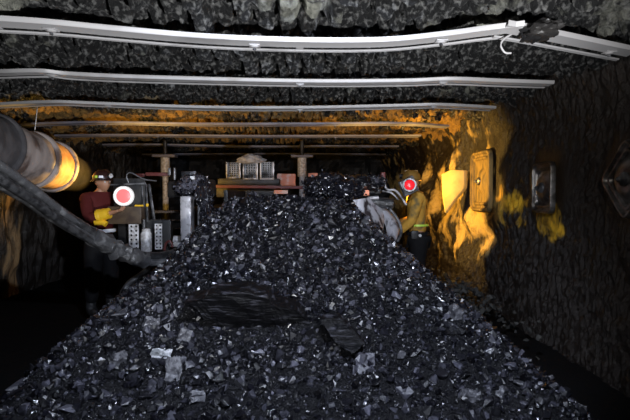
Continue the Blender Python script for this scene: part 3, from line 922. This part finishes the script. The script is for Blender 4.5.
curved_plate([(353, 200, 5.3), (358, 211, 5.25), (366, 226, 5.2), (377, 240, 5.15)], [(372, 197, 5.4), (380, 206, 5.4), (385, 220, 5.35), (381, 241, 5.2)], M['silver'], 'chute_plate')
curved_plate([(374, 204, 5.6), (381, 214, 5.55), (387, 230, 5.45), (388, 252, 5.35)], [(384, 205, 5.65), (393, 213, 5.6), (400, 224, 5.5), (398, 238, 5.4)], M['silver'], 'chute_plate')
q = MB(); q.tube([at(372, 203, 5.5), at(388, 208, 5.48), at(398, 219, 5.42), at(402, 232, 5.36), at(397, 244, 5.3)], .017, 12); q.build('chute_rim', M['steel_mid'], mm)
q = MB(); q.cyl(at(372, 202, 5.42), at(394, 204, 5.42), .062, n=28, bev=.015); q.build('roller', M['rubber'], mm)
q = MB(); q.cyl(at(368, 198.5, 5.38), at(379, 197.5, 5.38), .022, n=16); q.build('roller_pin', M['steel_pale'], mm)
q = MB(); q.tube([at(384, 178, 5.6), at(387, 189, 5.58), at(395, 190, 5.55), at(401, 196, 5.52), at(407, 205, 5.5)], .014, 10)
q.tube([at(383, 191, 5.6), at(392, 193, 5.57), at(399, 200, 5.54)], .011, 10); q.build('lamp_bracket', M['steel_pale'], mm)
q = MB()
ctr = at(409, 186, 5.46)
q.box(ctr, (.19, .06, .19), rot=(0, -.45, .25), bev=.03); q.build('lamp_housing', M['steel_mid'], mm)
lamp(410, 185, 5.42, .082, M['steel_mid'], M['lens_red'], (-.15, -1, .05), None)
# deck lamps that light the rib and the duct
for (px, py, Y, aim) in ((356, 187, 6.4, (1, .35, .25)), (143, 190, 6.25, (-1, -.25, .2))):
    c = at(px, py, Y); q = MB(); q.lathe([(0, -.06), (.05, -.06), (.07, 0), (.07, .02), (.06, .02), (.05, .0), (0, 0)], c, aim, 24); wl = q.build('work_lamp', M['steel_dark'], mm)
    q = MB(); q.lathe([(.055, .004), (0, .012)], c, aim, 24); q.build('lamp_glass', M['glow'], wl)
    q = MB(); q.cyl(c + Vector((0, 0, -.04)), Vector((c.x, c.y, 1.25)), .018); q.build('lamp_stem', M['steel_dark'], wl)

# coal caked on the arms (uncountable fines)


def caked(name, ells, n, label):
    b = bmesh.new()
    for c, r in ells:
        t = bmesh.new(); bmesh.ops.create_icosphere(t, subdivisions=4, radius=1)
        for v in t.verts:
            d = v.co.copy(); v.co = Vector((d.x * r[0], d.y * r[1], d.z * r[2])) * (1 + .22 * fr(d.x * 2 + c.x, d.y * 2, d.z * 2)); v.co += c
        me = bpy.data.meshes.new('t'); t.to_mesh(me); t.free(); b.from_mesh(me); bpy.data.meshes.remove(me)
    b.verts.index_update()
    V0 = np.array([v.co[:] for v in b.verts]); F0 = np.array([[v.index for v in f.verts] for f in b.faces]); b.free()
    idx = rng.integers(len(V0), size=n); P_ = V0[idx] + rng.normal(size=(n, 3)) * .012; S_ = rng.uniform(.010, .028, n)
    V_, F_ = chunks(P_, S_, V0, F0)
    o = np_mesh(name, V_, F_, M['coal'], False); tag(o, label, 'caked coal', kind='stuff'); return o


def E(px, py, Y, rx, ry, rz): return (at(px, py, Y), (rx / F * Y, ry, rz / F * Y))


caked('caked_coal', [E(330, 184, 5.65, 24, .22, 11), E(357, 184, 5.65, 24, .22, 9), E(345, 190, 5.5, 18, .2, 11), E(316, 188, 5.6, 12, .2, 9), E(374, 181, 5.65, 10, .15, 5)], 1500,
      'long shaggy mass of coal caked on the right arm of the machine')
caked('caked_coal', [E(196, 184, 5.55, 14, .18, 9), E(204, 192, 5.5, 8, .18, 14), E(186, 188, 5.6, 9, .15, 8), E(207, 210, 5.45, 6, .12, 16)], 1000,
      'shaggy clump of coal caked above the pale column on the left of the machine')

# ribbed panels and stone on top behind the crest
for (x0, x1, y0, y1), lb in (((227, 241, 162.5, 178), 'leftmost of the three grey ribbed panels standing behind the heap crest'),
                             ((243.5, 258, 158, 179), 'middle grey ribbed panel behind the heap crest, under the pale stone'),
                             ((260.5, 274, 162, 179), 'rightmost of the three grey ribbed panels standing behind the heap crest')):
    Yp = 7.4; a = at(x0, y1, Yp); c2 = at(x1, y0, Yp); w, h = c2.x - a.x, c2.z - a.z
    rt = thing('ribbed_panel', lb, 'ribbed panel', (a.x + w / 2, Yp, a.z), 0, 'ribbed panels behind the crest')
    q = MB(); q.box((a.x + w / 2, Yp + .05, a.z + h / 2), (w, .05, h), bev=.01); q.build('backing', M['steel_dark'], rt)
    q = MB()
    for xx in (a.x + .008, c2.x - .008): q.bar((xx, Yp, a.z - .01), (xx, Yp, c2.z), .022, .06, .004)
    q.bar((a.x, Yp, a.z), (c2.x, Yp, a.z), .05, .02, .004); q.build('rim', M['steel_pale'], rt)
    q = MB()
    for k in range(5): q.bar((a.x + w * (k + 1) / 6, Yp + .01, a.z), (a.x + w * (k + 1) / 6, Yp + .01, c2.z), .011, .03, .002)
    for k in range(8): q.bar((a.x, Yp + .01, a.z + h * (k + .7) / 8), (c2.x, Yp + .01, a.z + h * (k + .7) / 8), .02, .009, .002)
    q.build('mesh_grille', M['steel_mid'], rt)
b = bmesh.new(); bmesh.ops.create_icosphere(b, subdivisions=3, radius=1)
for v in b.verts:
    d = v.co.copy(); v.co = Vector((d.x * 14 / F * 7.4, d.y * .09, d.z * 4.6 / F * 7.4 + (-.03 * abs(d.x) ** 2))) * (1 + .3 * noise.noise(d * 2.2))
q = MB(); q._add(b, Matrix.Translation(at(251.5, 159, 7.36))); o = q.build('pale_rock', mat('rock_grey', (.26, .25, .26), .8, noise_scale=12, base2=(.15, .14, .14), bump=.6), smooth=False)
tag(o, 'pale grey rock lying across the tops of the ribbed panels', 'rock')
q = MB(); q.box(at(250, 182, 7.55), (.95, .3, .10), bev=.02); q.box(at(250, 191, 7.6), (1.0, .3, .2), bev=.02); q.build('rear_shelf', M['steel_dark'], mm)

# roof props
for px, lab in ((167, 'steel roof prop with a flat head, on the left beyond the machine'), (302, 'steel roof prop with a flat head, right of the ribbed panels')):
    Yp = 9.2; c = at(px, 190, Yp); zt = roof_fn(c.x, Yp)[2] + .02; zt = 2.42
    rt = thing('roof_prop', lab, 'roof prop', (c.x, Yp, 0), 0, 'roof props beyond the machine')
    zc = at(px, 158, Yp).z
    q = MB(); q.cyl((c.x, Yp, 1.15), (c.x, Yp, 1.85), .055, n=24); q.build('inner_tube', M['white'], rt)
    q = MB(); q.cyl((c.x, Yp, 1.80), (c.x, Yp, zc), .085, n=24); q.build('outer_tube', M['white'], rt)
    q = MB(); q.box((c.x, Yp, zc + .025), (.42, .28, .05), bev=.01); q.build('head_plate', M['strap_far_shade'], rt)
    q = MB(); q.cyl((c.x, Yp, zc + .05), (c.x, Yp, zt + .06), .04, n=16); q.build('stub', M['steel_dark'], rt)
    q = MB(); q.cyl((c.x, Yp, 0), (c.x, Yp, 1.16), .085, n=24); q.build('base_tube', M['steel_dark'], rt)
# dark crossbeam under the props heads
# ------------------------------------------------------------------ people


def skin_mesh(name, J, Eg, m, parent, sub=2, root='pelvis', extra=None):
    me = bpy.data.meshes.new(name); keys = list(J); me.from_pydata([J[k][0] for k in keys], [(keys.index(a), keys.index(b)) for a, b in Eg], [])
    o = bpy.data.objects.new('tmp', me); COL.objects.link(o)
    md = o.modifiers.new('s', 'SKIN'); md.use_smooth_shade = True
    me.skin_vertices[0].data.foreach_set('radius', np.array([[J[k][1] if not isinstance(J[k][1], tuple) else J[k][1][0], J[k][1] if not isinstance(J[k][1], tuple) else J[k][1][1]] for k in keys], dtype=np.float32).ravel())
    for i, k in enumerate(keys): me.skin_vertices[0].data[i].use_root = (k == root)
    s = o.modifiers.new('d', 'SUBSURF'); s.levels = sub; s.render_levels = sub
    bpy.context.view_layer.update()
    dg = bpy.context.evaluated_depsgraph_get(); nm = bpy.data.meshes.new_from_object(o.evaluated_get(dg))
    bpy.data.objects.remove(o)
    b = bmesh.new(); b.from_mesh(nm)
    if extra: extra(b)
    for f in b.faces: f.smooth = True
    b.to_mesh(nm); b.free(); nm.name = name; nm.materials.clear(); nm.materials.append(m)
    ob = bpy.data.objects.new(name, nm); COL.objects.link(ob); ob.parent = parent; return ob


def head_geo(hc, face):
    def f(b):
        t = bmesh.new(); bmesh.ops.create_uvsphere(t, u_segments=28, v_segments=20, radius=1)
        for v in t.verts:
            d = v.co.copy(); x, y, z = d.x * .076, d.y * .096, d.z * .118
            if z < -.02: x *= 1 - .28 * min(1, (-z - .02) / .1); y = y * (1 - .12) if y < 0 else y
            if d.y > .55:
                k = math.exp(-(d.x * 6) ** 2); y += .026 * k * math.exp(-((z + .015) / .022) ** 2)        # nose
                y += .008 * math.exp(-(d.x * 3) ** 2) * math.exp(-((z + .058) / .010) ** 2)              # lips
                y -= .010 * math.exp(-((abs(x) - .032) / .014) ** 2) * math.exp(-((z - .008) / .014) ** 2)  # eye sockets
                y += .010 * math.exp(-(d.x * 3) ** 2) * math.exp(-((z + .098) / .016) ** 2)              # chin
            if abs(d.x) > .9 and abs(z) < .035 and abs(y) < .025: x += math.copysign(.018, x)            # ears
            v.co = Vector((x, y, z))
        mx = Matrix.Translation(hc) @ Matrix.Rotation(face, 4, 'Z'); t.transform(mx)
        me = bpy.data.meshes.new('t'); t.to_mesh(me); t.free(); b.from_mesh(me); bpy.data.meshes.remove(me)
    return f


def hand(J, Eg, wrist, d, side, up, tag_):
    """palm and five bent fingers continuing direction d from the wrist; `side` points to the thumb"""
    d, side, up = Vector(d).normalized(), Vector(side).normalized(), Vector(up).normalized(); w = Vector(J[wrist][0])
    pk = tag_ + 'palm'; J[pk] = (w + d * .045, (.036, .020)); Eg.append((wrist, pk))
    kk = tag_ + 'knuckle'; J[kk] = (w + d * .082, (.038, .016)); Eg.append((pk, kk))
    for i, (s, L) in enumerate(((.028, .072), (.010, .080), (-.009, .075), (-.027, .060))):
        b0 = w + d * .095 + side * s; prev = kk
        for j, (t, cu) in enumerate(((.25, 0), (.6, .012), (1, .034))):
            k_ = f'{tag_}f{i}{j}'; J[k_] = (b0 + d * (L * t * .9) - up * cu, .0088 - .0010 * j); Eg.append((prev, k_)); prev = k_
    k0, k1 = tag_ + 't0', tag_ + 't1'; J[k0] = (w + d * .05 + side * .045, .0105); J[k1] = (w + d * .085 + side * .062 - up * .01, .0090); Eg += [(pk, k0), (k0, k1)]


def worker(root, jacket_m, trouser_m, helmet_m, Lel, Lwr, Rel, Rwr, face=0, lean=.0, stripe=None):
    V = Vector; ly = lean
    neck = V((0, .02 + ly, 1.46)); hc = V((0, .055 + ly * 1.2, 1.615))
    sh = {s: V((s * .185, .0 + ly * .9, 1.42)) for s in (-1, 1)}
    el = {1: V(Rel), -1: V(Lel)}; wr = {1: V(Rwr), -1: V(Lwr)}
    J = {'pelvis': (V((0, 0, .95)), (.13, .10)), 'waist': (V((0, .01 + ly * .3, 1.10)), (.125, .09)), 'chest': (V((0, .0 + ly * .7, 1.30)), (.15, .11)),
         'neckb': (V((0, .0 + ly, 1.43)), (.08, .07)), 'neck': (neck + V((0, 0, .05)), .052), 'head': (hc - V((0, .01, .03)), .055)}
    Eg = [('pelvis', 'waist'), ('waist', 'chest'), ('chest', 'neckb'), ('neckb', 'neck'), ('neck', 'head')]
    for s in (-1, 1):
        t = 'R' if s > 0 else 'L'
        J[t + 'sh'] = (sh[s], .062); J[t + 'el'] = (el[s], .043); J[t + 'wr'] = (wr[s], .028)
        Eg += [('neckb', t + 'sh'), (t + 'sh', t + 'el'), (t + 'el', t + 'wr')]
        d = (wr[s] - el[s]).normalized(); sd = V((-s, 0, 0)) - d * d.dot(V((-s, 0, 0))); sd = sd.normalized() if sd.length > .1 else V((0, 0, 1)); hand(J, Eg, t + 'wr', d, sd, sd.cross(d), t)
        J[t + 'hip'] = (V((s * .095, 0, .88)), .065); J[t + 'kn'] = (V((s * .12, .02, .50)), .034); J[t + 'an'] = (V((s * .13, -.01, .10)), .03); J[t + 'toe'] = (V((s * .15, .14, .045)), .035)
        Eg += [('pelvis', t + 'hip'), (t + 'hip', t + 'kn'), (t + 'kn', t + 'an'), (t + 'an', t + 'toe')]
    body = skin_mesh('body', J, Eg, M['skin'], root, extra=head_geo(hc, face))
    # jacket
    JJ = {'pelvis': (V((0, 0, .93)), (.165, .13)), 'waist': (V((0, .01 + ly * .3, 1.08)), (.155, .12)), 'chest': (V((0, ly * .7, 1.29)), (.185, .14)), 'neckb': (V((0, ly, 1.42)), (.12, .10)), 'collar': (neck + V((0, -.01, .035)), .070)}
    JE = [('pelvis', 'waist'), ('waist', 'chest'), ('chest', 'neckb'), ('neckb', 'collar')]
    for s in (-1, 1):
        t = 'R' if s > 0 else 'L'; mid = sh[s].lerp(el[s], .5) + V((s * .012, 0, 0)); m2 = el[s].lerp(wr[s], .5)
        JJ[t + 'sh'] = (sh[s], .085); JJ[t + 'm'] = (mid, .076); JJ[t + 'el'] = (el[s], .064); JJ[t + 'm2'] = (m2, .060); JJ[t + 'cuff'] = (el[s].lerp(wr[s], .93), .045)
        JE += [('neckb', t + 'sh'), (t + 'sh', t + 'm'), (t + 'm', t + 'el'), (t + 'el', t + 'm2'), (t + 'm2', t + 'cuff')]

    def wrinkle(b):
        for v in b.verts: v.co += Vector((1, 1, 0)) * (.010 * noise.noise(v.co * 11) + .006 * noise.noise(v.co * 26))
    jk = skin_mesh('jacket', JJ, JE, jacket_m, root, extra=wrinkle)
    TJ = {'pelvis': (V((0, 0, .96)), (.15, .12))}; TE = []
    for s in (-1, 1):
        t = 'R' if s > 0 else 'L'; TJ[t + 'hip'] = (V((s * .10, 0, .85)), .125); TJ[t + 'th'] = (V((s * .115, .01, .68)), .112); TJ[t + 'kn'] = (V((s * .125, .02, .50)), .10); TJ[t + 'an'] = (V((s * .135, -.01, .16)), .075)
        TE += [('pelvis', t + 'hip'), (t + 'hip', t + 'th'), (t + 'th', t + 'kn'), (t + 'kn', t + 'an')]
    skin_mesh('trousers', TJ, TE, trouser_m, root, extra=wrinkle)
    for s in (-1, 1):
        BJ = {'pelvis': (V((s * .135, -.01, .24)), .062), 'a': (V((s * .135, -.015, .085)), .065), 't': (V((s * .145, .10, .062)), .058), 'e': (V((s * .15, .17, .05)), .045)}
        skin_mesh('boot', BJ, [('pelvis', 'a'), ('a', 't'), ('t', 'e')], M['rubber'], root)
    # belt
    b = bmesh.new(); rg = []
    for z, r in ((.94, 1.0), (.945, 1.04), (.985, 1.04), (.99, 1.0)):
        rg.append([b.verts.new((.178 * r * math.cos(2 * PI * k / 32), .142 * r * math.sin(2 * PI * k / 32), z)) for k in range(32)])
    for r0, r1 in zip(rg, rg[1:]):
        for k in range(32): b.faces.new((r0[k], r0[(k + 1) % 32], r1[(k + 1) % 32], r1[k]))
    q = MB(); q._add(b); q.build('belt', M['dark_cloth'], root, world=False)
    # helmet
    rot = Matrix.Translation(hc) @ Matrix.Rotation(face, 4, 'Z')
    q = MB(); t = MB(); t.lathe([(.150, .018), (.152, .024), (.118, .038), (.116, .060), (.108, .095), (.085, .128), (.045, .147), (0, .152)], (0, 0, 0), (0, 0, 1), 40)
    t.box((0, 0, .142), (.03, .17, .018), bev=.006)
    for v in t.bm.verts:
        if v.co.z < .03: v.co.y = v.co.y * 1.08 + .012; v.co.x *= .92
    t.bm.transform(rot @ Matrix.Scale(1.0, 4)); hel = t.build('helmet', helmet_m, root, world=False)
    t = MB(); t.lathe([(0, 0), (.03, 0), (.034, .01), (.034, .035), (.028, .04), (0, .04)], (0, .108, .075), (0, 1, 0), 20); t.bm.transform(rot); hl = t.build('headlamp', M['steel_dark'], hel, world=False)
    t = MB(); t.lathe([(.027, .0405), (0, .043)], (0, .108, .075), (0, 1, 0), 20); t.bm.transform(rot); t.build('lamp_glass', M['white'], hl, world=False)
    for s in (-1, 1):
        t = MB(); t.lathe([(0, -.011), (.0078, -.0078), (.011, 0), (.0078, .0078), (0, .011)], (s * .032, .078, .006), (0, 1, 0), 12); t.bm.transform(rot); t.build('eye', M['eye'], body, world=False)
    return body, jk, hel, rot, hc


def band(parent, name, m, cx, cy, z0, z1, rx, ry, a0=0, a1=2 * PI, th=.004, mx=None):
    b = bmesh.new(); K = 24; rg = []
    for (z, r) in ((z0, 0), (z0, th), (z1, th), (z1, 0)):
        rg.append([b.verts.new((cx + (rx + r) * math.cos(a0 + (a1 - a0) * k / K), cy + (ry + r) * math.sin(a0 + (a1 - a0) * k / K), z)) for k in range(K + 1)])
    for r0, r1 in zip(rg, rg[1:]):
        for k in range(K): b.faces.new((r0[k], r0[k + 1], r1[k + 1], r1[k]))
    q = MB(); q._add(b, mx); return q.build(name, m, parent, world=False)


# left worker: faces the camera's right, leaning on the lamp plate
wl = thing('person', 'person in dark maroon jacket and reflective-striped helmet behind the pink lamp at left', 'person', (-2.38, 5.80, 0), 0, 'mine workers')
wl.rotation_euler.z = -PI / 2 - .55
bd, jk, hel, rot, hc = worker(wl, M['maroon'], M['dark_cloth'], M['helmet_dark'], (-.25, .12, 1.20), (-.14, .34, 1.22), (.27, .17, 1.20), (.15, .40, 1.265), face=0)
wl.scale = (.99, .99, .99)
for i, (a, mk) in enumerate(((-1.15, 'tape'), (-.55, 'lime'), (.35, 'lime'), (1.05, 'tape'))):
    pass
for a0, a1, mk in ((-.95, -.45, 'tape'), (-.30, -.12, 'lime'), (.12, .42, 'lime'), (.55, .95, 'tape'), (1.5, 1.9, 'lime'), (2.3, 2.8, 'tape'), (3.6, 4.1, 'tape')):
    band(hel, 'reflective_strip', M[mk], 0, 0, .050, .078, .116, .116, a0, a1, mx=rot)
band(jk, 'reflective_band', M['tape'], 0, .01, 1.02, 1.06, .178, .145)
a_, b_ = Vector((.27, .17, 1.20)), Vector((.15, .40, 1.265))
q = MB(); q.tube([a_.lerp(b_, .40), a_.lerp(b_, .6), a_.lerp(b_, .92)], lambda t: .078 - .018 * t, 20, wob=.1); q.build('yellow_cuff', M['yellow'], jk, world=False)
q = MB(); q.tube([a_.lerp(b_, .30) + Vector((.01, .0, -.07)), a_.lerp(b_, .62) + Vector((.01, 0, -.085)), a_.lerp(b_, .8) + Vector((.01, 0, -.12))], .034, 14); q.build('yellow_tag', M['yellow'], jk, world=False)

# right worker: faces the machine, left arm forward and down
wr_ = thing('person', 'person in ochre work jacket facing the machine behind the red lamp at right', 'person', (1.50, 6.05, 0), 0, 'mine workers')
wr_.rotation_euler.z = PI / 2 - .12
bd, jk, hel, rot, hc = worker(wr_, M['ochre_cloth'], M['dark_cloth'], M['helmet_ochre'], (-.24, .09, 1.15), (-.17, .26, .98), (.24, .06, 1.14), (.19, .28, 1.02), face=.0, lean=.03)
band(jk, 'reflective_band', M['lime'], 0, .01, 1.06, 1.085, .170, .140)
q = MB(); q.box((-.17, .06, .955), (.06, .09, .11), bev=.015); q.build('battery_pack', M['steel_dark'], jk, world=False)
q = MB(); q.lathe([(0, 0), (.02, 0), (.018, .008), (0, .01)], (-.20, .0, .95), (-1, 0, 0), 16); q.build('belt_badge', M['white'], jk, world=False)

# rubble at the foot of the right worker
P_ = []; S_ = []
for _ in range(900):
    x, y = rng.normal(1.75, .28), rng.normal(5.9, .6)
    if x > XR - .12: continue
    h = .35 * math.exp(-((x - 2.0) / .5) ** 2) ; P_.append((x, y, h * rng.random() + .0)); S_.append(rng.uniform(.02, .06))
V_, F_ = chunks(P_, S_); o = np_mesh('rib_rubble', V_, F_, mat('rubble', (.05, .05, .045), .7, noise_scale=8, base2=(.02, .02, .02)), False)
tag(o, 'low strewn rubble along the foot of the right rib by the ochre-jacketed person', 'rubble', kind='stuff')

# ------------------------------------------------------------------ lights


def area(name, loc, aim, size, power, col=(1, 1, 1), spread=PI, sy=None):
    l = bpy.data.lights.new(name, 'AREA'); l.energy = power; l.color = col; l.shape = 'RECTANGLE'; l.size = size; l.size_y = sy or size; l.spread = spread
    o = bpy.data.objects.new(name, l); COL.objects.link(o); o.location = loc
    o.rotation_euler = (Vector(aim) - Vector(loc)).to_track_quat('-Z', 'Y').to_euler(); return o


def spot(name, loc, aim, power, ang, blend=.5, col=(1, 1, 1), r=.05):
    l = bpy.data.lights.new(name, 'SPOT'); l.energy = power; l.color = col; l.spot_size = math.radians(ang); l.spot_blend = blend; l.shadow_soft_size = r
    o = bpy.data.objects.new(name, l); COL.objects.link(o); o.location = loc
    o.rotation_euler = (Vector(aim) - Vector(loc)).to_track_quat('-Z', 'Y').to_euler(); return o


spot('flash_roof', (.8, .35, .75), (-.15, 2.8, 2.75), 900, 96, .8, (.96, .98, 1), .05)
spot('flash_heap', (.35, .8, 2.38), (-.1, 3.7, .7), 450, 84, .45, (.74, .82, 1), .035)
spot('flash_left_low', (-1.7, .6, 1.9), (.1, 3.9, .7), 90, 60, .5, (.8, .87, 1), .04)
spot('fill_right', (.9, .6, 2.2), (2.5, 4.2, 1.4), 75, 62, .8, (1, .95, .9), .04)  # added fill spot to bring up the right rib and its plates
ORG = (1, .56, .10)
cR = at(356, 187, 6.4); cL = at(143, 190, 6.25)
spot('work_lamp_right', cR + Vector((.09, .03, .02)), (2.4, 7.0, 1.7), 330, 112, .5, ORG, .03)
spot('work_lamp_left', cL + Vector((-.10, -.01, .02)), (-3.05, 6.0, 1.72), 120, 92, .5, ORG, .03)
spot('work_lamp_roof_right', cR + Vector((0, .1, .12)), (1.1, 7.2, 2.5), 65, 115, .6, ORG, .05)
spot('work_lamp_roof_left', cL + Vector((0, .1, .12)), (-1.6, 7.4, 2.5), 75, 150, .6, ORG, .05)

w = bpy.data.worlds.new('world'); scene.world = w; w.use_nodes = True
w.node_tree.nodes['Background'].inputs[0].default_value = (0, 0, 0, 1); w.node_tree.nodes['Background'].inputs[1].default_value = 0
vs_ = scene.view_settings
vs_.view_transform = 'Standard'; vs_.look = 'None'; vs_.gamma = 1; vs_.exposure = 0; vs_.use_curve_mapping = False
